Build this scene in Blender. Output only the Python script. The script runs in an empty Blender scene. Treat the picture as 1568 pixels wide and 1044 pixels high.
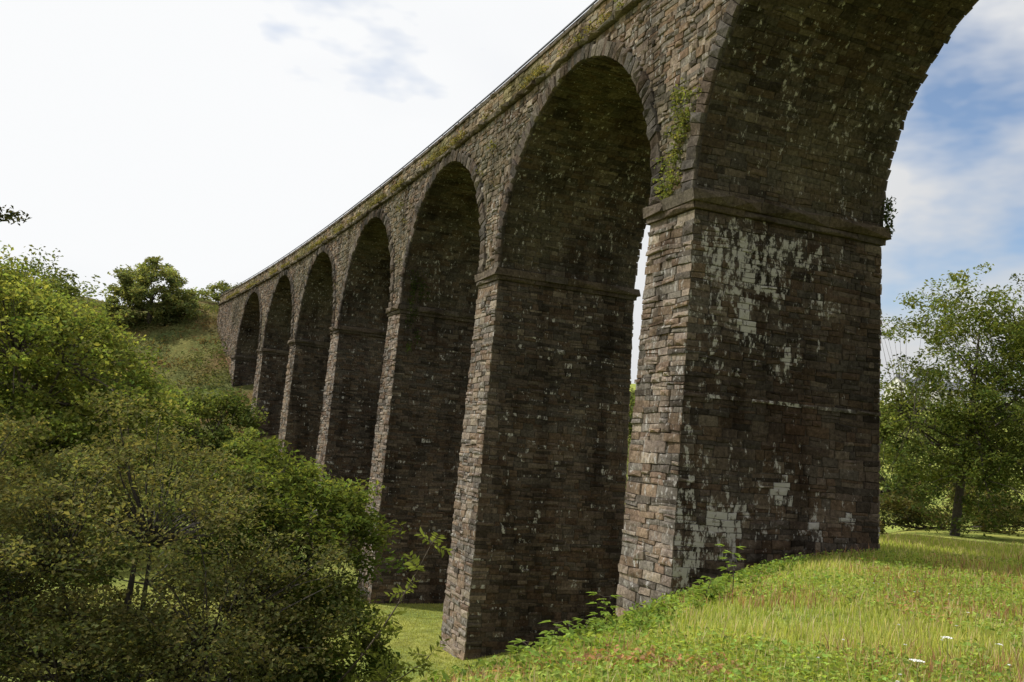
import bpy, numpy as np, math
from mathutils import Matrix, Vector
rng=np.random.default_rng(11)
scene=bpy.context.scene
scene.view_settings.view_transform='Standard'; scene.view_settings.look='None'; scene.view_settings.exposure=0

# ------------------------------------------------------------ mesh helpers
class MB:
    def __init__(s): s.V=[];s.Q=[];s.T=[];s.C=[];s.n=0
    def add(s,V,Q=None,T=None,C=(0.5,0.5,0.5,0)):
        V=np.asarray(V,float).reshape(-1,3)
        if Q is not None and len(Q): s.Q.append(np.asarray(Q,int).reshape(-1,4)+s.n)
        if T is not None and len(T): s.T.append(np.asarray(T,int).reshape(-1,3)+s.n)
        C=np.asarray(C,float)
        if C.ndim==1: C=np.tile(C,(len(V),1))
        s.V.append(V);s.C.append(C);s.n+=len(V)
    def make(s,name,mat,parent=None,smooth=False):
        V=np.concatenate(s.V);C=np.concatenate(s.C)
        Q=np.concatenate(s.Q) if s.Q else np.zeros((0,4),int)
        T=np.concatenate(s.T) if s.T else np.zeros((0,3),int)
        me=bpy.data.meshes.new(name)
        me.vertices.add(len(V));me.vertices.foreach_set('co',V.ravel().astype(np.float32))
        nl=Q.size+T.size
        me.loops.add(nl);me.loops.foreach_set('vertex_index',np.concatenate([Q.ravel(),T.ravel()]).astype(np.int32))
        me.polygons.add(len(Q)+len(T))
        st=np.concatenate([np.arange(len(Q))*4,Q.size+np.arange(len(T))*3]).astype(np.int32)
        me.polygons.foreach_set('loop_start',st)
        try: me.polygons.foreach_set('loop_total',np.concatenate([np.full(len(Q),4),np.full(len(T),3)]).astype(np.int32))
        except Exception: pass
        me.polygons.foreach_set('use_smooth',np.full(len(Q)+len(T),smooth))
        at=me.color_attributes.new('Col','FLOAT_COLOR','POINT')
        at.data.foreach_set('color',C.astype(np.float32).ravel())
        me.update(calc_edges=True);me.validate()
        me.materials.append(mat)
        o=bpy.data.objects.new(name,me);scene.collection.objects.link(o)
        if parent: o.parent=parent
        return o
def empty(name):
    o=bpy.data.objects.new(name,None);scene.collection.objects.link(o);return o

def tube(mb,pts,rad,sides=5,col=(0.09,0.07,0.05,0)):
    pts=np.asarray(pts,float);n=len(pts)
    d=np.gradient(pts,axis=0);d/=np.linalg.norm(d,axis=1)[:,None]+1e-9
    ref=np.array([0.3,0.9,0.2]);a=np.cross(d,ref);a/=np.linalg.norm(a,axis=1)[:,None]+1e-9
    b=np.cross(d,a);th=np.arange(sides)*2*np.pi/sides
    V=pts[:,None,:]+np.asarray(rad)[:,None,None]*(np.cos(th)[None,:,None]*a[:,None,:]+np.sin(th)[None,:,None]*b[:,None,:])
    i=np.arange(n-1)[:,None]*sides;j=np.arange(sides)[None,:];j2=(j+1)%sides
    Q=np.stack([i+j,i+j2,i+sides+j2,i+sides+j],-1).reshape(-1,4)
    mb.add(V.reshape(-1,3),Q,None,col)

def leaves(mb,c,size,col,up=0.6,aspect=0.5,jc=0.25):
    n=len(c);size=np.asarray(size)*rng.uniform(.6,1.3,n)
    nrm=rng.normal(size=(n,3));nrm/=np.linalg.norm(nrm,axis=1)[:,None];nrm[:,2]=np.abs(nrm[:,2])+up
    nrm/=np.linalg.norm(nrm,axis=1)[:,None]
    a=np.cross(nrm,rng.normal(size=(n,3)));a/=np.linalg.norm(a,axis=1)[:,None]+1e-9
    b=np.cross(nrm,a)
    a=a*size[:,None]*.5;b=b*(size*aspect*.5)[:,None]
    f=nrm*(size*.10)[:,None]
    V=np.stack([c-a,c+b+f-a*.1,c+a-f,c-b+f-a*.1],1).reshape(-1,3)
    Q=np.arange(4*n).reshape(-1,4)
    k=rng.uniform(1-jc,1+jc,n)[:,None];col=np.asarray(col)
    if col.ndim==1: col=np.tile(col,(n,1))
    C=np.concatenate([col[:,:3]*k,np.zeros((n,1))],1)
    C[:,0]*=rng.uniform(.85,1.2,n)
    mb.add(V,Q,None,np.repeat(C,4,axis=0))

# ------------------------------------------------------------ materials
def newmat(name):
    m=bpy.data.materials.new(name);m.use_nodes=True;nt=m.node_tree
    return m,nt,nt.nodes['Principled BSDF']
def N(nt,t,**k):
    n=nt.nodes.new(t)
    for a,b in k.items(): setattr(n,a,b)
    return n
def mixc(nt,typ,fac,a,b):
    m=nt.nodes.new('ShaderNodeMix');m.data_type='RGBA';m.blend_type=typ
    for sock,v in ((m.inputs[0],fac),(m.inputs[6],a),(m.inputs[7],b)):
        if hasattr(v,'is_linked') : nt.links.new(v,sock)
        else: sock.default_value=v
    return m.outputs[2]
def noise(nt,vec,scale,detail=4,rough=.6):
    n=N(nt,'ShaderNodeTexNoise');n.inputs['Scale'].default_value=scale;n.inputs['Detail'].default_value=detail;n.inputs['Roughness'].default_value=rough
    nt.links.new(vec,n.inputs['Vector']);return n.outputs['Fac']
def ramp(nt,fac,stops):
    r=N(nt,'ShaderNodeValToRGB');e=r.color_ramp.elements
    e[0].position,e[0].color=stops[0];e[1].position,e[1].color=stops[-1]
    for p,c in stops[1:-1]:
        x=e.new(p);x.color=c
    nt.links.new(fac,r.inputs[0]);return r.outputs[0]
g=lambda v:(v,v,v,1)
def stone_mat():
    m=bpy.data.materials.new('rubble_stone');m.use_nodes=True;nt=m.node_tree;nt.nodes.remove(nt.nodes['Principled BSDF'])
    b=N(nt,'ShaderNodeBsdfDiffuse');b.inputs['Roughness'].default_value=.6;nt.links.new(b.outputs[0],nt.nodes['Material Output'].inputs[0])
    at=N(nt,'ShaderNodeAttribute',attribute_name='Col')
    tc=N(nt,'ShaderNodeTexCoord').outputs['Object']
    mp=N(nt,'ShaderNodeMapping');mp.inputs['Scale'].default_value=(1,1,.25);nt.links.new(tc,mp.inputs[0])
    n1=noise(nt,tc,13,4,.75);n2=noise(nt,mp.outputs[0],1.1,3,.65)
    mp2=N(nt,'ShaderNodeMapping');mp2.inputs['Scale'].default_value=(1,1,.5);nt.links.new(tc,mp2.inputs[0])
    n4=noise(nt,mp2.outputs[0],7.5,5,.72)
    c=mixc(nt,'MULTIPLY',1,at.outputs['Color'],ramp(nt,n1,[(.25,g(.4)),(.5,g(1)),(.75,g(1.7))]))
    c=mixc(nt,'MULTIPLY',1,c,ramp(nt,n2,[(.32,(.5,.49,.48,1)),(.5,g(1)),(.7,(1.22,1.22,1.18,1))]))
    ma=N(nt,'ShaderNodeMath',operation='MULTIPLY_ADD');nt.links.new(at.outputs['Alpha'],ma.inputs[0]);ma.inputs[1].default_value=.22
    nt.links.new(n4,ma.inputs[2])
    w=ramp(nt,ma.outputs[0],[(.645,g(0)),(.72,g(1))])
    wm=N(nt,'ShaderNodeMath',operation='MULTIPLY');nt.links.new(w,wm.inputs[0]);wm.inputs[1].default_value=.8
    c=mixc(nt,'MIX',wm.outputs[0],c,(.50,.48,.45,1))
    nt.links.new(c,b.inputs['Color'])
    bp=N(nt,'ShaderNodeBump');bp.inputs['Strength'].default_value=.9;bp.inputs['Distance'].default_value=.03
    nt.links.new(n1,bp.inputs['Height']);nt.links.new(bp.outputs[0],b.inputs['Normal'])
    return m
STONE=stone_mat()
def leaf_mat(name,trans=.4):
    m=bpy.data.materials.new(name);m.use_nodes=True;nt=m.node_tree;nt.nodes.remove(nt.nodes['Principled BSDF'])
    at=N(nt,'ShaderNodeAttribute',attribute_name='Col')
    b=N(nt,'ShaderNodeBsdfDiffuse');nt.links.new(at.outputs['Color'],b.inputs[0])
    t=N(nt,'ShaderNodeBsdfTranslucent');c=mixc(nt,'MULTIPLY',1,at.outputs['Color'],(1.55,1.5,.75,1));nt.links.new(c,t.inputs[0])
    mx=N(nt,'ShaderNodeMixShader');mx.inputs[0].default_value=trans
    nt.links.new(b.outputs[0],mx.inputs[1]);nt.links.new(t.outputs[0],mx.inputs[2])
    nt.links.new(mx.outputs[0],nt.nodes['Material Output'].inputs[0])
    return m
LEAF=leaf_mat('leaf',.42);GRASS=leaf_mat('grass_blade',.45)
def bark_mat():
    m,nt,b=newmat('bark');at=N(nt,'ShaderNodeAttribute',attribute_name='Col');tc=N(nt,'ShaderNodeTexCoord').outputs['Object']
    n=noise(nt,tc,14,3);nt.links.new(mixc(nt,'MULTIPLY',1,at.outputs['Color'],ramp(nt,n,[(.3,g(.5)),(.7,g(1.4))])),b.inputs['Base Color'])
    b.inputs['Roughness'].default_value=.9;return m
BARK=bark_mat()
def plain(name,col,rough=.8):
    m,nt,b=newmat(name);tc=N(nt,'ShaderNodeTexCoord').outputs['Object'];n=noise(nt,tc,3,3)
    nt.links.new(mixc(nt,'MULTIPLY',1,(*col,1),ramp(nt,n,[(.3,g(.8)),(.7,g(1.15))])),b.inputs['Base Color']);b.inputs['Roughness'].default_value=rough
    return m
def ground_mat():
    m=bpy.data.materials.new('meadow_ground');m.use_nodes=True;nt=m.node_tree;nt.nodes.remove(nt.nodes['Principled BSDF'])
    b=N(nt,'ShaderNodeBsdfDiffuse');nt.links.new(b.outputs[0],nt.nodes['Material Output'].inputs[0])
    tc=N(nt,'ShaderNodeTexCoord').outputs['Object']
    at=N(nt,'ShaderNodeAttribute',attribute_name='Col')
    n1=noise(nt,tc,.35,3);n2=noise(nt,tc,2.4,4,.7);n3=noise(nt,tc,18,3,.7)
    c=mixc(nt,'MULTIPLY',1,at.outputs['Color'],ramp(nt,n1,[(.3,(.65,.8,.8,1)),(.7,(1.3,1.15,1.1,1))]))
    c=mixc(nt,'MULTIPLY',1,c,ramp(nt,n2,[(.3,g(.55)),(.7,g(1.35))]))
    c=mixc(nt,'MULTIPLY',1,c,ramp(nt,n3,[(.3,g(.6)),(.7,g(1.35))]))
    nt.links.new(c,b.inputs['Color'])
    bp=N(nt,'ShaderNodeBump');bp.inputs['Distance'].default_value=.08;nt.links.new(n3,bp.inputs['Height']);nt.links.new(bp.outputs[0],b.inputs['Normal'])
    return m

# ------------------------------------------------------------ terrain
def vnoise(x,y,f,seed=0):
    r=np.random.default_rng(seed);z=0
    for i in range(6):
        a=r.uniform(0,6.28);k=f*r.uniform(.6,1.8);z=z+np.sin(k*(x*math.cos(a)+y*math.sin(a))+r.uniform(0,6.28))
    return z/6
def sm(t): t=np.clip(t,0,1);return t*t*(3-2*t)
def viax(y): return 3.5-(y-17.9)*.43
def Hq(x,y): return x-(1+.54*(np.minimum(y,45)-6))
def H(x,y):
    x=np.asarray(x,float);y=np.asarray(y,float)
    q=-Hq(x,y);dr=0
    for o in (-.8,-.4,0,.4,.8):
        dr=dr+np.interp(q+o,[0,1.2,2.5,3.9,5.4,9,13.5,20,60],[0,.12,.6,1.35,2.2,3.9,5.0,5.3,5.3])
    z=-1.7-dr/5-.03*np.maximum(0,np.minimum(y,60)-20)*sm((x-8)/6)
    R=np.interp(y,[45,56,67,77,84,90,100,130,600],[0,1.5,5.5,9.8,14.0,17.1,18.0,20.5,40])
    R=R*(1-.17*sm((viax(y)-2-x)/10))
    R2=.12*np.maximum(0,np.minimum(y,260)-70)
    w=sm((x-2)/22)
    z=z+R*(1-w)+R2*w
    z=z+.16*np.maximum(0,-28-x)*sm((y+10)/20)*(x>-200)+.16*172*(x<=-200)*sm((y+10)/20)
    amp=np.where(q>10,.04,.07)
    z=z+vnoise(x,y,.55,8)*.35*sm((y-50)/12)*sm((5-x)/10)
    return z+vnoise(x,y,1.1,3)*amp+vnoise(x,y,.3,5)*.1+vnoise(x,y,.05,6)*np.clip((np.hypot(x,y)-60)/60,0,1)*1.2
def axis(a,b,n,c,k):
    t=np.linspace(-1,1,n);s=np.sinh(k*t)/np.sinh(k)
    return np.where(s<0,c+(-s)*(a-c),c+s*(b-c))
gx=axis(-700,700,420,0,5.5);gy=axis(-700,1100,460,16,5.5)
X,Y=np.meshgrid(gx,gy);Z=H(X,Y)
q=-Hq(X,Y)
cm=np.array([.28,.31,.08]);cf=np.array([.25,.275,.075]);ch=np.array([.13,.135,.05])
wf=sm((q-7)/4)[...,None];wh=sm((Y-52)/14)[...,None]*sm((14-X)/10)[...,None]
C=(cm*(1-wf)+cf*wf)*(1-wh)+ch*wh
br=(np.clip(vnoise(X,Y,.6,19)*1.6,0,.7)[...,None])*wh;C=C*(1-br)+np.array([.16,.10,.055])*br
gm=MB();ny,nx=X.shape
ii=(np.arange(ny-1)[:,None]*nx+np.arange(nx-1)[None,:]).ravel()
gm.add(np.stack([X,Y,Z],-1).reshape(-1,3),np.stack([ii,ii+1,ii+nx+1,ii+nx],-1),None,np.concatenate([C,np.zeros((ny,nx,1))],-1).reshape(-1,4))
gm.make('ground',ground_mat(),smooth=True)

# ------------------------------------------------------------ viaduct
X0,Y0,A0,DE=3.5141,17.9043,.3776,.0171
HI,T,W,SP,Qr,HP,BF,BS=5.40,1.688,4.868,9.14,1.0776,11.70,.0147,.0205
L=SP+T;KAP=DE/L;R0=SP/2;RV=Qr*SP/2
ZS0,ZS1=10.72,10.86
def P(s,o,z):
    s=np.asarray(s,float);a=A0+KAP*s
    x=X0+(np.cos(a)-math.cos(A0))/KAP;y=Y0+(np.sin(a)-math.sin(A0))/KAP
    x=x-np.cos(a)*o;y=y-np.sin(a)*o
    return np.stack([x,y,z+0*x],-1)
PAL=np.array([[.28,.235,.195],[.25,.19,.14],[.215,.20,.18],[.38,.33,.27],[.125,.112,.098],[.27,.225,.195],[.22,.162,.125]])
PW=np.array([.24,.16,.22,.08,.12,.1,.08]);PM=(PAL*PW[:,None]).sum(0)
def pal(n,mul=1.0,tint=(1,1,1),k=.7):
    c=PAL[rng.choice(len(PAL),n,p=PW)]*k+PM*(1-k)
    return c*rng.uniform(1-.25*k,1+.25*k,(n,1))*mul*np.array(tint)
def blocks(mb,surf,C,depth,col,ext=None,inset=.014,jit=.012,warp=0.0,mort=.6):
    C=np.array(C,float);n=len(C)
    if n==0:return
    if warp:
        C[:,:,1]+=warp*(vnoise(C[:,:,0]*1.0,C[:,:,1],1.6,77))+warp*.7*vnoise(C[:,:,0],C[:,:,1],4.5,78)
    depth=np.broadcast_to(np.asarray(depth,float),(n,))
    ctr=C.mean(1,keepdims=True);d=ctr-C;dl=np.linalg.norm(d,axis=2,keepdims=True)
    Fc=C+d/dl*inset*rng.uniform(.8,2.0,(n,4,1))+rng.uniform(-jit,jit,(n,4,2))
    if ext is not None: Fc[:,:,0]=np.where(ext!=0,C[:,:,0]+ext*rng.uniform(.6,1.0,(n,4)),Fc[:,:,0])
    wf=depth[:,None]*rng.uniform(.55,1.1,(n,4));wc=depth*rng.uniform(.7,1.5,n)
    cj=ctr[:,0]+rng.uniform(-.02,.02,(n,2))
    U=np.concatenate([C,Fc,cj[:,None]],1);Wd=np.concatenate([np.full((n,4),-.02),wf,wc[:,None]],1)
    V=surf(U[...,0].ravel(),U[...,1].ravel(),Wd.ravel())
    b=np.arange(n)[:,None,None]*9
    q=np.array([[0,1,5,4],[1,2,6,5],[2,3,7,6],[3,0,4,7]]);t=np.array([[4,5,8],[5,6,8],[6,7,8],[7,4,8]])
    col=np.asarray(col)
    if col.shape[1]==3: col=np.concatenate([col,np.zeros((n,1))],1)
    cc=np.repeat(col,9,axis=0).reshape(n,9,4).copy();cc[:,:4,:3]*=mort
    mb.add(V,(b+q).reshape(-1,4),(b+t).reshape(-1,3),cc.reshape(-1,4))
def courses(z0,z1,hmin=.12,hmax=.28):
    z=[z0]
    while z[-1]<z1-hmax: z.append(z[-1]+rng.uniform(hmin,hmax)*rng.choice([1,1,.75]))
    z.append(z1);return z
def rows(zs,u0,u1,lmin,lmax,split=.25,extv=.0):
    Cs=[];Es=[]
    for a,b in zip(zs[:-1],zs[1:]):
        u=u0;h=b-a
        while u<u1-1e-4:
            l=rng.uniform(lmin,lmax)*(1 if rng.random()>.15 else 1.5);v=u+l
            if u1-v<lmin*.8: v=u1
            e0=-extv if u==u0 else 0;e1=extv if v==u1 else 0
            if h>.13 and v-u>.2 and rng.random()<split:
                m=a+h*rng.uniform(.35,.65);parts=[(a,m),(m,b)]
            else: parts=[(a,b)]
            for p,r in parts:
                Cs.append([(u,p),(v,p),(v,r),(u,r)]);Es.append([e0,e1,e1,e0])
            u=v
    return np.array(Cs),np.array(Es,float)
def grid(mb,surf,us,vs,col,w=0):
    U,Vv=np.meshgrid(us,vs);ny,nx=U.shape
    ii=(np.arange(ny-1)[:,None]*nx+np.arange(nx-1)[None,:]).ravel()
    mb.add(surf(U.ravel(),Vv.ravel(),w+0*U.ravel()),np.stack([ii,ii+1,ii+nx+1,ii+nx],-1),None,col)
DARK=(.07,.06,.052,0);MORT=(.11,.095,.08,0)
vd=MB()
def pier_surfs(k):
    D=lambda v:HI-v
    near=lambda u,v,w:P(k*L-BS*D(v)-w,BF*D(v)-(u/W)*(W+2*BF*D(v)),v)
    far=lambda u,v,w:P(k*L+T+BS*D(v)+w,BF*D(v)-(u/W)*(W+2*BF*D(v)),v)
    end=lambda u,v,w:P(k*L-BS*D(v)+u/T*(T+2*BS*D(v)),BF*D(v)+w,v)
    back=lambda u,v,w:P(k*L-BS*D(v)+u/T*(T+2*BS*D(v)),-W-BF*D(v)-w,v)
    return near,far,end,back
def blob(f,z,f0,z0,sf,sz): return np.exp(-((f-f0)/sf)**2-((z-z0)/sz)**2)
SIDE=(1,.945,.89)
for k in range(-2,7):
    near,far,end,back=pier_surfs(k)
    c0=P(np.array([k*L,k*L,k*L+T,k*L+T]),np.array([0,-W,0,-W]),0)
    zb=float(H(c0[:,0],c0[:,1]).min())-.7
    if k==6: zb=-1
    zi0=HI-.40
    zs=courses(zb,zi0,.10,.24)
    for nm,sf,wd in (('n',near,W),('f',far,W),('e',end,T),('b',back,T)):
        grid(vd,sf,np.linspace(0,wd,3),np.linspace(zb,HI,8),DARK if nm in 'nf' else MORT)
        if nm in 'nf':
            Cq,E=rows(zs,0,wd,.14,.5,.55,.02)
            f=Cq[:,:,0].mean(1)/W;z=Cq[:,:,1].mean(1)
            col=pal(len(Cq),.30,SIDE,.85)  # sooty side stone, darkened further with shade put into the colour
            big=.5+.5*vnoise(f*7+k*9,z,1.0,9)
            col*=(.6+.8*big)[:,None]
            col*=(1.0+.35*np.clip(.12-f,0,.12)/.12)[:,None]
            col[:,0]*=1+.08*np.clip((2-z)/6,0,1)
            eff=np.zeros(len(Cq))
            if nm=='n' and k==0:
                col*=(.92+.3*np.clip((1.2-z)/3,0,1))[:,None]
                for b in [(.28,4.2,.20,.7,.85),(.60,4.4,.22,.5,.7),(.27,3.0,.035,1.0,1.6),(.49,2.3,.022,.55,1.9),(.5,-.55,.03,.28,2.0),(.1,-1.6,.10,.6,.6),(.68,3.4,.09,.25,.9),(.25,-1.3,.045,.5,1.2),(.17,-1.2,.03,.4,1.1),(.66,-1.3,.04,.25,1.2),(.12,3.8,.1,1,.6),(.3,-.3,.35,.6,.42),(.05,0,.04,3,.5),(.13,2.0,.04,.8,.7),(.06,-2.2,.04,.4,1.),(.85,-1.0,.03,.3,1.1),(.42,3.7,.05,.4,.7),(.4,2.6,.25,.8,.4),(.4,-1.3,.3,.6,.4)]:
                    eff+=blob(f,z,*b[:4])*b[4]
                eff=np.where(eff>.8,.8+(eff-.8)*.6,eff)
                ru=blob(f,z,.56,.8,.12,.8);col=col*(1-.55*ru[:,None])+np.array([.08,.047,.032])*.55*ru[:,None]
                eff*=rng.uniform(.75,1.1,len(Cq))
            else: eff+=.6*rng.random(len(Cq))*(rng.random(len(Cq))<.25)
            col=np.concatenate([col,eff[:,None]],1)
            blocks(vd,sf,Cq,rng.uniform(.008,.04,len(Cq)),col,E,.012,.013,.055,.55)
        else:
            Cq,E=rows(zs,0,wd,.22,.6,.3,.02)
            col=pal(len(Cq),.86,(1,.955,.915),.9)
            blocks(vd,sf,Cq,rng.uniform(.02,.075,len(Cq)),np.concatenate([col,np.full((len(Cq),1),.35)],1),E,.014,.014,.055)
    for nm,sf,wd in (('n',near,W),('f',far,W),('e',end,T),('b',back,T)):
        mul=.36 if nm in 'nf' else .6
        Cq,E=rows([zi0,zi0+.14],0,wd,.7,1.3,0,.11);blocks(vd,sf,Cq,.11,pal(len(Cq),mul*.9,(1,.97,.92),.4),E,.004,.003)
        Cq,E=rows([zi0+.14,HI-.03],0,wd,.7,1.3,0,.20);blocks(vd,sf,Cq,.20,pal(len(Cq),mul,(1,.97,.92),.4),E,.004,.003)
near=pier_surfs(0)[0];Cq,E=rows([1.17,1.25],0.0,W,.35,.9,0,.04)
blocks(vd,near,Cq,.055,np.concatenate([pal(len(Cq),.34),rng.uniform(.1,.9,(len(Cq),1))],1),E)
S0,S1=-2*L-7,76.0
def clear(Cq,m):
    ok=np.ones(len(Cq),bool)
    for i in range(-2,6):
        sc=i*L+T+R0
        e=((Cq[:,:,0]-sc)/(R0+m))**2+((Cq[:,:,1]-HI)/(RV+m))**2
        ok&=(e>1).all(1)
    return ok
for side in (0,1):
    sf=(lambda u,v,w:P(u,w,v)) if side==0 else (lambda u,v,w:P(u,-W-w,v))
    for i in range(-2,6):
        a=np.linspace(0,math.pi,49);s=i*L+T+R0-R0*np.cos(a);z=HI+RV*np.sin(a)
        V=np.concatenate([sf(s,z,0*s),sf(s,0*s+ZS0+.1,0*s)]);j=np.arange(48)
        vd.add(V,np.stack([j,j+1,j+50,j+49],-1),None,MORT)
        nv=70;aa=np.linspace(0,math.pi,nv+1);aa[1:-1]+=rng.uniform(-.008,.008,nv-1)
        Cv=[]
        for p,r in zip(aa[:-1],aa[1:]):
            e=.46*rng.uniform(.72,1.08);sc=i*L+T+R0
            f=lambda t,rr:(sc-math.cos(t)*(R0+rr),HI+math.sin(t)*(RV+rr))
            Cv.append([f(p,0),f(r,0),f(r,e),f(p,e)])
        blocks(vd,sf,Cv,rng.uniform(.08,.15,nv),pal(nv,.54,(.99,.98,.98),.7),None,.014,.005,0,.4)
    for i in range(-2,7): grid(vd,sf,[i*L,i*L+T],[HI,ZS0+.1],MORT)
    Cq,E=rows(courses(HI,ZS0,.10,.22),S0,S1,.14,.42,.35)
    Cq=Cq[clear(Cq,.10)];col=pal(len(Cq),.84,(1,.935,.87) if side==0 else (1,1,1),1.0)
    gr=np.clip(vnoise(Cq[:,0,0],Cq[:,0,1],.8,91)*1.5,0,.35)[:,None];col=col*(1-gr)+np.array([.11,.11,.065])*gr
    blocks(vd,sf,Cq,rng.uniform(.015,.065,len(Cq)),np.concatenate([col,np.full((len(Cq),1),.3)],1),None,.015,.020,.07,.5)
    Cq,E=rows([ZS0,ZS1],S0,S1,.3,.8,0);blocks(vd,sf,Cq,rng.uniform(.14,.25,len(Cq)),pal(len(Cq),.6,(1,1,.9),.5),None,.006,.008)
    grid(vd,sf,np.linspace(S0,S1,80),[ZS0+.1,HP-.1],MORT)
    Cq,E=rows(courses(ZS1,HP-.12,.10,.2),S0,S1,.16,.45,.3)
    col=pal(len(Cq),1.08,(1,.94,.80),1.0)
    gr=np.clip(vnoise(Cq[:,0,0],Cq[:,0,1],1.3,92)*1.6,0,.5)[:,None];col=col*(1-gr)+np.array([.20,.19,.07])*gr
    blocks(vd,sf,Cq,rng.uniform(.02,.06,len(Cq)),col,None,.014,.014,0,.5)
    Cq,E=rows([HP-.12,HP],S0,S1,.6,1.2,0);blocks(vd,sf,Cq,.10,pal(len(Cq),.7,(1,1,1),.3),None,.004,.004)
    ss=np.linspace(S0,S1,90)
    inn=(lambda u,v,w:P(u,-v,w)) if side==0 else (lambda u,v,w:P(u,-W+v,w))
    grid(vd,inn,ss,[-.09,.42],(.12,.11,.1,0),HP)
    grid(vd,(lambda u,v,w:P(u,-.42,v)) if side==0 else (lambda u,v,w:P(u,-W+.42,v)),ss,[10.75,HP],MORT)
    for (a,b,zb) in ((6*L+T,S1,-1.),(S0,-2*L,-4)):
        grid(vd,sf,np.linspace(a,b,4),[zb,ZS0+.1],MORT)
        Cq,E=rows(courses(zb,HI),a,b,.25,.6,.3);blocks(vd,sf,Cq,rng.uniform(.02,.06,len(Cq)),pal(len(Cq),1.0,(1.15,.9,.7)),None)
grid(vd,lambda u,v,w:P(u,v,w),np.linspace(S0,S1,60),[-W+.42,-.42],(.15,.16,.06,0),10.9)
for i in range(-2,6):
    sc=i*L+T+R0
    bs=lambda u,v,w:P(sc-np.cos(v/R0)*(R0-w),-u,HI+np.sin(v/R0)*(RV-w))
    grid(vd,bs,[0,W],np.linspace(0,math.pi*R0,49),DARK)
    Cq,E=rows(courses(0,math.pi*R0,.11,.22),0,W,.18,.55,.3)
    z=Cq[:,:,1].mean(1);u=Cq[:,:,0].mean(1)
    col=pal(len(Cq),.31,(1,.96,.89),.8)  # sooty barrel stone; deep soffit shadow is darkened into its colour too
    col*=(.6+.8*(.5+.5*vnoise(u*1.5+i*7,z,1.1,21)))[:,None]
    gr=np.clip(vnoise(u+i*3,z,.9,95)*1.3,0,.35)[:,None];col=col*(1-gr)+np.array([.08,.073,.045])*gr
    eff=.45*(.5+.5*vnoise(u*3,z*.8+i*5,1.,33))
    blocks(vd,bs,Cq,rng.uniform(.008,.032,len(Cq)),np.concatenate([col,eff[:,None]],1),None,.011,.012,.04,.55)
viaduct=vd.make('stone_viaduct',STONE)
# slim metal rail along the parapet tops
METAL=plain('dark_metal',(.035,.04,.045),.5)
for side in (0,1):
    rm=MB();o=.0 if side==0 else -W;ss=np.linspace(S0,S1,140)
    tube(rm,P(ss,0*ss+o,0*ss+HP+.17),np.full(140,.03),5,(.05,.05,.05,0))
    for s in np.arange(S0,S1,1.8): tube(rm,[P(np.array(s),o,HP-.02),P(np.array(s),o,HP+.17)],[.016,.016],4,(.05,.05,.05,0))
    rm.make('parapet_handrail',METAL)

# ------------------------------------------------------------ vegetation
def tree(name,base,lumps,ncl,nleaf,lsize,col,cr=.45,trunk=.18,col2=None,aspect=.5,up=.5,hollow=.5,limbs=9,bark=(.08,.065,.05,0)):
    e=empty(name);wb=MB();lb=MB();base=np.array(base,float);col=np.array(col,float);col2=np.array(col2 if col2 is not None else col)
    vol=np.array([l[1][0]*l[1][1]*l[1][2] for l in lumps])**(2/3);vol/=vol.sum()
    top=np.array(lumps[0][0],float);mid=base+(top-base)*.55
    tp=[base-np.array([0,0,.4]),base+(mid-base)*.5+rng.normal(0,.08,3),mid,top+np.array([0,0,lumps[0][1][2]*.4])]
    tube(wb,tp,[trunk*1.3,trunk,trunk*.75,trunk*.2],8,bark)
    ends=[mid]
    for i in range(limbs):
        l=lumps[rng.choice(len(lumps),p=vol)];d=rng.normal(size=3);d/=np.linalg.norm(d);d[2]=abs(d[2])*.9-.15
        en=np.array(l[0])+d*np.array(l[1])*.62;st=tp[1]+(top-tp[1])*rng.uniform(.2,.8)
        mm=(st+en)/2+rng.normal(0,.15,3)+np.array([0,0,-.15])
        tube(wb,[st,mm,en],[trunk*.5,trunk*.32,trunk*.12],5,bark);ends+=[mm,en,(mm+en)/2]
    ends=np.array(ends)
    allc=[];allcol=[]
    for j in range(ncl):
        l=lumps[rng.choice(len(lumps),p=vol)];d=rng.normal(size=3);d/=np.linalg.norm(d)
        if d[2]<-.3 and rng.random()<.5: d[2]*=-1
        r=rng.uniform(hollow,1.0)**.7*(1+.16*math.sin(5*d[0]+7*d[2]+l[0][0])+.1*math.sin(11*d[1]+9*d[2]))
        c=np.array(l[0])+d*np.array(l[1])*r
        if c[2]<H(c[0],c[1])+.1: continue
        k=ends[np.argmin(((ends-c)**2).sum(1))]
        if rng.random()<.6: tube(wb,[k,(k+c)/2+rng.normal(0,.06,3),c],[trunk*.12,trunk*.07,trunk*.03],3,bark)
        n=int(nleaf*rng.uniform(.5,1.4));rr=cr*rng.uniform(.6,1.3)
        dd=rng.normal(size=(n,3));dd/=np.linalg.norm(dd,axis=1)[:,None]
        p=c+dd*(rr*rng.uniform(.1,1,n)**.6)[:,None]*np.array([1,1,.62])
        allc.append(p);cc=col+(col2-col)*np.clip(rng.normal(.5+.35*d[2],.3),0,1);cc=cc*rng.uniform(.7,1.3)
        allcol.append(np.tile(cc,(n,1)))
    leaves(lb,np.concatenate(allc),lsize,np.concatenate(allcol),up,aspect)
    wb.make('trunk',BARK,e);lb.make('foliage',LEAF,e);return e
def gz(x,y): return float(H(x,y))
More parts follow.
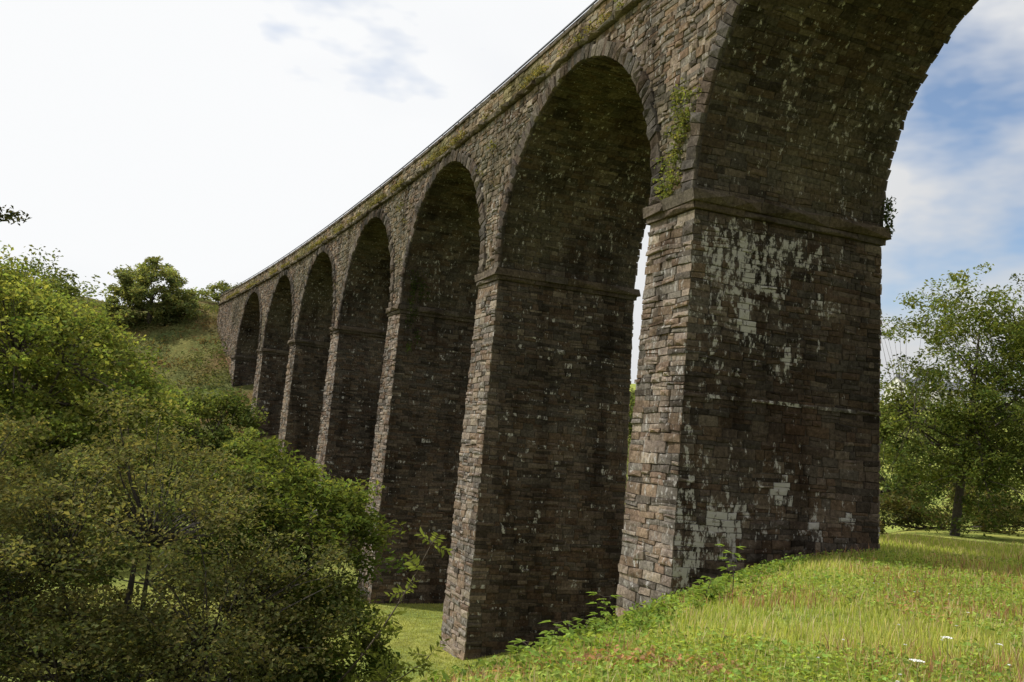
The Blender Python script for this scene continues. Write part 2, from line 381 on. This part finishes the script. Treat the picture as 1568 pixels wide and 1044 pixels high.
tree('hawthorn_bush',(-5.2,12.6,gz(-5.2,12.6)),[((-4.9,12.6,-3.1),(2.8,2.6,2.7)),((-7.6,12.4,-3.0),(2.6,2.5,2.7)),((-3.5,12.2,-3.6),(1.7,1.8,1.7)),((-5.4,11.6,-4.1),(2.6,1.9,1.6)),((-3.4,11.8,-4.9),(1.5,1.3,1.2))],1750,80,.068,(.05,.065,.026),.37,.14,(.17,.17,.07),.6,.5,.66,12,(.045,.037,.03,0))
tree('elder_bush',(-2.9,14.2,gz(-2.9,14.2)),[((-2.8,13.9,-1.9),(1.2,1.2,1.3)),((-2.5,13.7,-3.4),(1.1,1.1,1.2)),((-3.5,14.2,-1.5),(1.1,1,1.2)),((-2.4,13.3,-4.3),(1,1,1))],360,70,.10,(.045,.072,.02),.32,.07,(.15,.18,.045),.5,.5,.6,8)
tree('sycamore_tree',(-15.8,30,gz(-15.8,30)),[((-15.7,30,-.1),(4.0,4,4.1)),((-13.6,29.5,-2.2),(2.9,3,3.2)),((-18.5,30,.5),(4,4,3.9)),((-15.5,28,-3.4),(4.3,3,3))],850,80,.17,(.075,.11,.028),.75,.3,(.22,.25,.07),.65,.5,.7,12)
tree('ash_tree',(-25,45,gz(-25,45)),[((-25,45,2.2),(4.2,4.5,4.6)),((-29,45,1),(4,4,5)),((-21.5,46,-1.),(2.6,3,3.6))],450,75,.24,(.055,.08,.03),.95,.3,(.13,.155,.05),.5,.5,.7,10)
tree('round_tree',(-36.2,89,gz(-36.2,89)),[((-36.2,89,11.2),(3.5,3.2,3.5)),((-33.4,89,9.8),(2.3,2,2)),((-38.8,89,9.8),(2.2,2,2.3))],330,75,.3,(.11,.135,.06),.75,.25,(.22,.24,.09),.6,.5,.7,8)
tree('alder_tree',(-13.6,41,gz(-13.6,41)),[((-13.6,41,-2.4),(2.9,3,3.6)),((-11.2,39,-3.6),(2.4,2.6,2.7)),((-16.8,43,-2.4),(2.6,2.6,3.4))],400,80,.2,(.055,.08,.028),.7,.2,(.15,.18,.055),.6,.5,.7,9)
tree('ash_tree',(16.2,32.3,gz(16.2,32.3)),[((16.9,32.2,3.9),(3.5,3.0,3.7)),((15.3,32,1.0),(3.0,2.6,3.0)),((19.2,32.5,2.8),(3.0,2.8,4.4)),((17.5,31.6,-.2),(3,2.5,2.2))],900,52,.155,(.055,.08,.025),.55,.14,(.16,.19,.05),.45,.4,.35,18)
tree('distant_tree_line',(30,62,gz(30,62)),[((24,60,-1.),(4,4,4.5)),((30,63,0),(4.6,4,5)),((37,64,.5),(5,4,5.5)),((20,64,-1.5),(3.5,4,3.6)),((44,66,1),(5,4,6)),((9,62,0),(3,3,4.5)),((14,66,-1),(3.5,3.5,3.5))],850,60,.32,(.06,.08,.03),.95,.3,(.12,.145,.05),.6,.5,.7,6)
tree('bramble_thicket',(20,38,gz(20,38)),[((16,37,-2.2),(2.4,1.6,1.3)),((19.5,38,-2.0),(2.6,1.8,1.7)),((23,39,-2.1),(2.6,2,1.5)),((26.5,40,-2),(2.4,2,1.8)),((13.6,38,-2.3),(2,1.5,1.1))],360,60,.16,(.05,.06,.025),.5,.08,(.12,.11,.045),.6,.5,.6,6)
tree('hilltop_bush_row',(-36,112,gz(-36,112)),[((-37.5,112,13.6),(4,4,2.4)),((-31,113,14.5),(4,4,2.4)),((-34,112,14),(3,3,2.4))],240,50,.4,(.11,.135,.06),.9,.2,(.19,.21,.08),.6,.5,.7,5)
sb=MB()
for i in range(2000):
    x=rng.uniform(-50,-18);y=rng.uniform(54,94)
    if x>viax(y)-1.0: continue
    v=vnoise(np.array(x),y,.45,17)
    if v<-.3: continue
    big=1.0+1.2*(v>.35)
    n=int(26*big);c=np.array([x,y,gz(x,y)+.12*big]);p=c+rng.normal(0,1,(n,3))*np.array([.5,.5,.2+.15*max(v,0)])*big**.6
    k=rng.random()*.6+(.4 if vnoise(np.array(x),y,.3,18)>0 else 0);col=np.array([.08,.105,.035])*(1-k)+np.array([.17,.115,.07])*k
    if big>1: col=np.array([.07,.09,.032])
    leaves(sb,p,.26,col*rng.uniform(.7,1.3),.4,.5)
sb.make('bracken_scrub',LEAF)
tree('oak_tree',(-12.5,13.5,gz(-12.5,13.5)),[((-13,13.5,3.6),(3.4,3.6,3.2)),((-8.85,14.6,3.15),(.6,.7,.4))],190,55,.1,(.03,.035,.018),.3,.25,(.06,.06,.03),.55,.5,.6,10)

iv=MB()
def tuft(mb,c,r,n,size,col,up=.3):
    d=rng.normal(size=(n,3));d/=np.linalg.norm(d,axis=1)[:,None]
    leaves(mb,np.asarray(c)+d*(rng.uniform(0,1,n)**.5)[:,None]*np.asarray(r),size,col,up,.6)
for i in range(34):
    t=rng.random();s=.75+.3*math.sin(t*5+1)+rng.normal(0,.22)
    z=5.5+2.3*t;tuft(iv,P(np.array(s),.12,z),(.2,.12,.2),int(40*(1.1-t*.5)),.085,np.array([.18,.20,.065])*rng.uniform(.6,1.3))
for i in range(22):
    z=rng.uniform(3.4,7.2);tuft(iv,P(np.array(2*L-.12+rng.normal(0,.06)),-.3-abs(rng.normal(0,.35)),z),(.16,.3,.35),50,.09,(.045,.065,.02))
for i in range(14): tuft(iv,P(np.array(-.1+rng.normal(0,.1)),-W-.12,5.3+rng.uniform(0,.7)),(.14,.14,.2),18,.09,(.06,.08,.03))
for i in range(850):
    s=rng.uniform(-12,74);z=ZS1+.04
    if vnoise(np.array(s),0,1.1,44)<-.1: continue
    tuft(iv,P(np.array(s),.15,z+rng.uniform(0,.16)),(.18,.08,.13),20,.075,np.array([.21,.19,.075])*rng.uniform(.4,1.15))
for i in range(50):
    s=rng.uniform(-8,50);z=rng.uniform(6,10.6)
    i2=math.floor((s-T)/L);sc=i2*L+T+R0
    if ((s-sc)/(R0+.55))**2+((z-HI)/(RV+.55))**2<1: continue
    tuft(iv,P(np.array(s),.09,z),(.2,.07,.16),30,.06,np.array([.16,.15,.06])*rng.uniform(.5,1.1))
for s,z in ((-1.2,10.0),(-1.6,9.6),(6.8,10.95),(12,9.7),(22.7,9.9),(3.5,10.9),(-4,10.95)):
    tuft(iv,P(np.array(s),.14,z),(.3,.1,.22),70,.08,(.15,.15,.055))
iv.make('wall_ivy',LEAF)

def blades(mb,x,y,h,wd,col,lean=.35):
    n=len(x);z=H(x,y);az=rng.uniform(0,2*np.pi,n);b=np.stack([x,y,z-.01],-1)
    sd=np.stack([np.cos(az),np.sin(az),0*az],-1)*(wd*.5)[:,None]
    la=rng.uniform(0,2*np.pi,n);lm=h*lean*rng.uniform(.1,1.3,n)
    t=b+np.stack([np.cos(la)*lm,np.sin(la)*lm,h],-1)
    m=b+(t-b)*.55+np.stack([-np.cos(la)*lm*.18,-np.sin(la)*lm*.18,h*.05],-1)
    V=np.stack([b-sd,b+sd,m+sd*.75,m-sd*.75,t],1).reshape(-1,3)
    i=np.arange(n)[:,None]*5
    C=np.repeat(np.concatenate([col,np.zeros((n,1))],1),5,axis=0).reshape(n,5,4).copy();C[:,:2,:3]*=.8
    mb.add(V,i+np.array([0,1,2,3]),i+np.array([3,2,4]),C.reshape(-1,4))
def region(n,y0,y1,p=1.6):
    y=y0+(y1-y0)*rng.random(n)**p;x=rng.uniform(-.35,.72,n)*y+rng.uniform(-1,1,n);return x,y
gb=MB();x,y=region(175000,4.2,27,1.35);k=(-Hq(x,y)<6.5);x,y=x[k],y[k]
a=A0;dx,dy=x-X0,y-Y0;ss=-dx*math.sin(a)+dy*math.cos(a);oo=-dx*math.cos(a)-dy*math.sin(a)
k=~((ss>-.25)&(ss<T+.25)&(oo<.25)&(oo>-W-.25));x,y=x[k],y[k]
pn=.5+.5*vnoise(x,y,1.6,50);n=len(x)
h=rng.uniform(.04,.14,n)*(.5+1.0*pn);wd=.004+.0006*y*rng.uniform(.7,1.5,n)
c1=np.array([.26,.34,.06]);c2=np.array([.52,.52,.17]);c3=np.array([.55,.45,.28])
r=rng.random(n)[:,None];mx=np.clip(r*.9+(pn[:,None]-.5)*.6,0,1)
col=c1*(1-mx)+c2*mx;st=rng.random(n)<.10;col[st]=c3;h[st]*=1.5
col*=rng.uniform(.75,1.25,(n,1));blades(gb,x,y,h,wd,col)
x,y=region(15000,4.5,20,1.3);k=(-Hq(x,y)<4)&(vnoise(x,y,1.2,61)>.06);x,y=x[k],y[k];n=len(x)
blades(gb,x,y,rng.uniform(.10,.24,n),.006+.0007*y,np.array([.38,.22,.14])*rng.uniform(.6,1.3,(n,1)),.5)
gb.make('meadow_grass',GRASS)
wb=MB();x,y=region(70000,4.4,19,1.3);k=(-Hq(x,y)<5)&(vnoise(x,y,1.0,71)+.3*vnoise(x,y,4,72)>-.15);x,y=x[k],y[k]
cc=np.array([.23,.31,.07])*(.7+.6*rng.random((len(x),1)));rd=(vnoise(x,y,2.2,73)>.25)&(rng.random(len(x))<.35);cc[rd]=np.array([.34,.21,.11])
leaves(wb,np.stack([x,y,H(x,y)+rng.uniform(.02,.13,len(x))],-1),.055,cc,1.0,.7,.4)
for i in range(560):
    yy=rng.uniform(7,18);qq=rng.uniform(1.2,4.2);xx=1+.54*(yy-6)-qq
    tuft(wb,(xx,yy,gz(xx,yy)+.10),(.16,.16,rng.uniform(.08,.2)),22,.075,np.array([.18,.25,.055])*rng.uniform(.6,1.4),.5)
wb.make('meadow_weeds',LEAF)
lw=MB();n=70000;x=rng.uniform(-9,6,n);y=rng.uniform(20,44,n);k=-Hq(x,y)>6;x,y=x[k],y[k];n=len(x)
blades(lw,x,y,rng.uniform(.03,.08,n),np.full(n,.02),np.array([.31,.33,.085])*rng.uniform(.7,1.3,(n,1)))
lw.make('valley_lawn_grass',GRASS)

def sapling(name,x,y,h,n=7,ls=.12,col=(.18,.25,.05)):
    e=empty(name);a=MB();b=MB();z=gz(x,y);top=np.array([x+rng.normal(0,.05),y,z+h]);base=np.array([x,y,z-.03])
    tube(a,[base,(base+top)/2+rng.normal(0,.02,3),top],[.008,.006,.003],4)
    for i in range(n):
        t=.25+.75*(i+1)/n;c=base+(top-base)*t
        for sgn in (0,math.pi):
            az=i*1.57+sgn+rng.normal(0,.3);out=np.array([math.cos(az),math.sin(az),rng.uniform(0,.4)])*ls*rng.uniform(.7,1.2)
            tube(a,[c,c+out*.5],[.003,.002],3)
            for da in (-.9,-.45,0,.45,.9):
                dv=np.array([math.cos(az+da),math.sin(az+da),rng.uniform(-.3,.1)]);ln=ls*(1.0 if da==0 else .8 if abs(da)<.6 else .55)
                pr=np.array([-dv[1],dv[0],0])*ln*.2;o=c+out*.5
                b.add([o,o+dv*ln*.55+pr+[0,0,.01],o+dv*ln,o+dv*ln*.55-pr+[0,0,.01]],[[0,1,2,3]],None,(*(np.array(col)*rng.uniform(.8,1.25)),0))
    a.make('stem',BARK,e);b.make('leaves',LEAF,e)
for (x,y,h) in ((3.2,12.2,.66),(2.75,11.9,.36),(1.4,11.2,.5),(1.15,10.7,.3),(.7,10.1,.42),(.4,9.4,.3)): sapling('maple_sapling',x,y,h,7,.15)
def ash_shoot(name,p0,tips,col=(.17,.20,.06)):
    e=empty(name);a=MB();b=MB()
    for tip in tips:
        p0=np.array(p0,float);tip=np.array(tip,float);m=(p0+tip)/2+np.array([.1,0,-.3])
        tt=np.linspace(0,1,9)[:,None];pts=(1-tt)**2*p0+2*tt*(1-tt)*m+tt**2*tip
        tube(a,pts,np.linspace(.018,.005,9),4)
        for i in range(3,9):
            for s in (-1,1,rng.choice([-1,1])):
                dr=rng.normal(0,.4,3)+np.array([.6*s,.1,.25]);dr/=np.linalg.norm(dr);r0=pts[i];r1=r0+dr*rng.uniform(.18,.32)
                tube(a,[r0,r1],[.004,.002],3)
                for j in range(1,6):
                    c=r0+(r1-r0)*j/5
                    pr=np.cross(dr,[0,.7,.7]);pr/=np.linalg.norm(pr)
                    for s2 in (-1,1):
                        ld=(dr*.5+pr*s2+rng.normal(0,.25,3));ld/=np.linalg.norm(ld);w2=np.cross(ld,[.2,.8,.5])*.022;l2=rng.uniform(.09,.14)
                        b.add([c,c+ld*l2*.5+w2,c+ld*l2,c+ld*l2*.5-w2],[[0,1,2,3]],None,(*(np.array(col)*rng.uniform(.6,1.3)),0))
    a.make('stem',BARK,e);b.make('leaves',LEAF,e)
ash_shoot('ash_shoot',(-2.2,12.6,-3.7),[(-.85,12.2,-1.45),(-.75,12.2,-2.9),(-1.2,12.0,-3.1)])

WH=plain('white_petal',(.8,.8,.76));fl=empty('cow_parsley_flowers');fm=MB();fs=MB()
pos=[(3.35,7.2,.27,.05),(3.98,8.0,.3,.045),(4.6,8.3,.2,.02)]
for i in range(16):
    yy=rng.uniform(7,13);pos.append((yy*rng.uniform(.35,.6),yy,rng.uniform(.12,.2),.009))
for x,y,h,r in pos:
    z=gz(x,y);tube(fs,[(x,y,z),(x+.01,y,z+h*.5),(x,y,z+h)],[.004,.003,.002],4,(.12,.17,.04,0))
    n=int(20+r*2400);d=rng.normal(size=(n,2))*r*.5;c=np.stack([x+d[:,0],y+d[:,1],z+h+.01-2*(d**2).sum(1)],-1)
    leaves(fm,c,.014,(.8,.8,.75),2,.9,.05)
fm.make('petals',WH,fl);fs.make('stems',BARK,fl)

RENDERW=plain('white_render',(.7,.69,.65));SLATE=plain('slate_roof',(.13,.135,.15));GLASS=plain('window_glass',(.03,.035,.04),.15)
def box(x0,x1,y0,y1,z0,z1):
    V=[(x,y,z) for z in (z0,z1) for y in (y0,y1) for x in (x0,x1)]
    return V,[[0,1,3,2],[4,5,7,6],[0,1,5,4],[2,3,7,6],[0,2,6,4],[1,3,7,5]]
def house(name,x,y,w,d,h,rot):
    e=empty(name);z=gz(x,y)-.5;e.location=(x,y,z);e.rotation_euler[2]=rot
    a=MB();a.add(*box(-w/2,w/2,-d/2,d/2,0,h))
    for sx in (-w/2,w/2): a.add([(sx,-d/2,h),(sx,d/2,h),(sx,0,h+d*.38)],None,[[0,1,2]])
    a.make('walls',RENDERW,e)
    r=MB()
    for s in (-1,1):
        r.add([(-w/2-.3,s*(d/2+.3),h-.2),(w/2+.3,s*(d/2+.3),h-.2),(w/2+.3,0,h+d*.38+.05),(-w/2-.3,0,h+d*.38+.05)],[[0,1,2,3]])
    r.make('roof',SLATE,e)
    c=MB()
    for sx in (-w/2+.6,w/2-.6): c.add(*box(sx-.4,sx+.4,-.4,.4,h+d*.2,h+d*.38+1.1))
    c.make('chimneys',SLATE,e)
    g2=MB()
    for zz in (1,3.6):
        for xx in np.arange(-w/2+1.4,w/2-1,2.4): g2.add(*box(xx-.5,xx+.5,-d/2-.03,-d/2+.02,zz,zz+1.2))
    g2.make('windows',GLASS,e)
house('white_house',103,231,9,7,5.5,.5);house('white_house',128,233,12,7,5.5,-.3);house('white_house',117,240,9,7,5.5,.1);house('white_house',142,236,12,7,5.5,.3)

# ------------------------------------------------------------ sun & sky
el=math.radians(50);sd=Vector((-.9,.22,0)).normalized();S=Vector((sd.x*math.cos(el),sd.y*math.cos(el),math.sin(el)))
sl=bpy.data.lights.new('sun','SUN');sl.energy=5.0;sl.angle=math.radians(.5);sl.color=(1,.965,.905)
so=bpy.data.objects.new('sun',sl);scene.collection.objects.link(so);so.rotation_euler=(-S).to_track_quat('-Z','Y').to_euler()
w=bpy.data.worlds.new('World');scene.world=w;w.use_nodes=True;nt=w.node_tree;nt.nodes.clear()
out=N(nt,'ShaderNodeOutputWorld');sk=N(nt,'ShaderNodeTexSky');sk.sky_type='NISHITA';sk.sun_disc=False;sk.sun_elevation=el
sk.sun_rotation=math.atan2(S.x,S.y)
b1=N(nt,'ShaderNodeBackground');b1.inputs[1].default_value=.15;nt.links.new(sk.outputs[0],b1.inputs[0])
tc=N(nt,'ShaderNodeTexCoord').outputs['Generated']
mp=N(nt,'ShaderNodeMapping');mp.inputs['Scale'].default_value=(1,1,2.2);mp.inputs['Location'].default_value=(.3,.1,0);nt.links.new(tc,mp.inputs[0])
nA=noise(nt,mp.outputs[0],2.8,5,.55);nB=noise(nt,mp.outputs[0],1.6,3,.55)
dot=N(nt,'ShaderNodeVectorMath',operation='DOT_PRODUCT');nt.links.new(tc,dot.inputs[0]);dot.inputs[1].default_value=Vector((.55,.77,.30)).normalized()
patch=ramp(nt,dot.outputs['Value'],[(.91,g(0)),(.985,g(1))])
ms=N(nt,'ShaderNodeMath',operation='MULTIPLY_ADD');nt.links.new(patch,ms.inputs[0]);ms.inputs[1].default_value=-.22;nt.links.new(nA,ms.inputs[2])
fac=ramp(nt,ms.outputs[0],[(.22,g(0)),(.36,g(1))])
sdot=N(nt,'ShaderNodeVectorMath',operation='DOT_PRODUCT');nt.links.new(tc,sdot.inputs[0]);sdot.inputs[1].default_value=S
cb=ramp(nt,nB,[(.3,(.88,.90,.935,1)),(.55,(.98,.99,1,1))])
cs=ramp(nt,sdot.outputs['Value'],[(0,g(.72)),(.45,g(1))])
b2=N(nt,'ShaderNodeBackground');b2.inputs[1].default_value=.98;nt.links.new(mixc(nt,'MULTIPLY',1,cb,cs),b2.inputs[0])
mx=N(nt,'ShaderNodeMixShader');nt.links.new(fac,mx.inputs[0]);nt.links.new(b1.outputs[0],mx.inputs[1]);nt.links.new(b2.outputs[0],mx.inputs[2]);nt.links.new(mx.outputs[0],out.inputs[0])

# ------------------------------------------------------------ camera
th,ph=.1101,.0813
r0=Vector((1,0,0));u0=Vector((0,-math.sin(th),math.cos(th)));F=Vector((0,math.cos(th),math.sin(th)))
rr=r0*math.cos(ph)+u0*math.sin(ph);uu=-r0*math.sin(ph)+u0*math.cos(ph)
cam=bpy.data.cameras.new('camera');cam.sensor_width=36;cam.lens=36*1373.85/1568;cam.clip_end=3000
co=bpy.data.objects.new('camera',cam);scene.collection.objects.link(co)
co.matrix_world=Matrix(((rr.x,uu.x,-F.x,0),(rr.y,uu.y,-F.y,0),(rr.z,uu.z,-F.z,0),(0,0,0,1)))
scene.camera=co
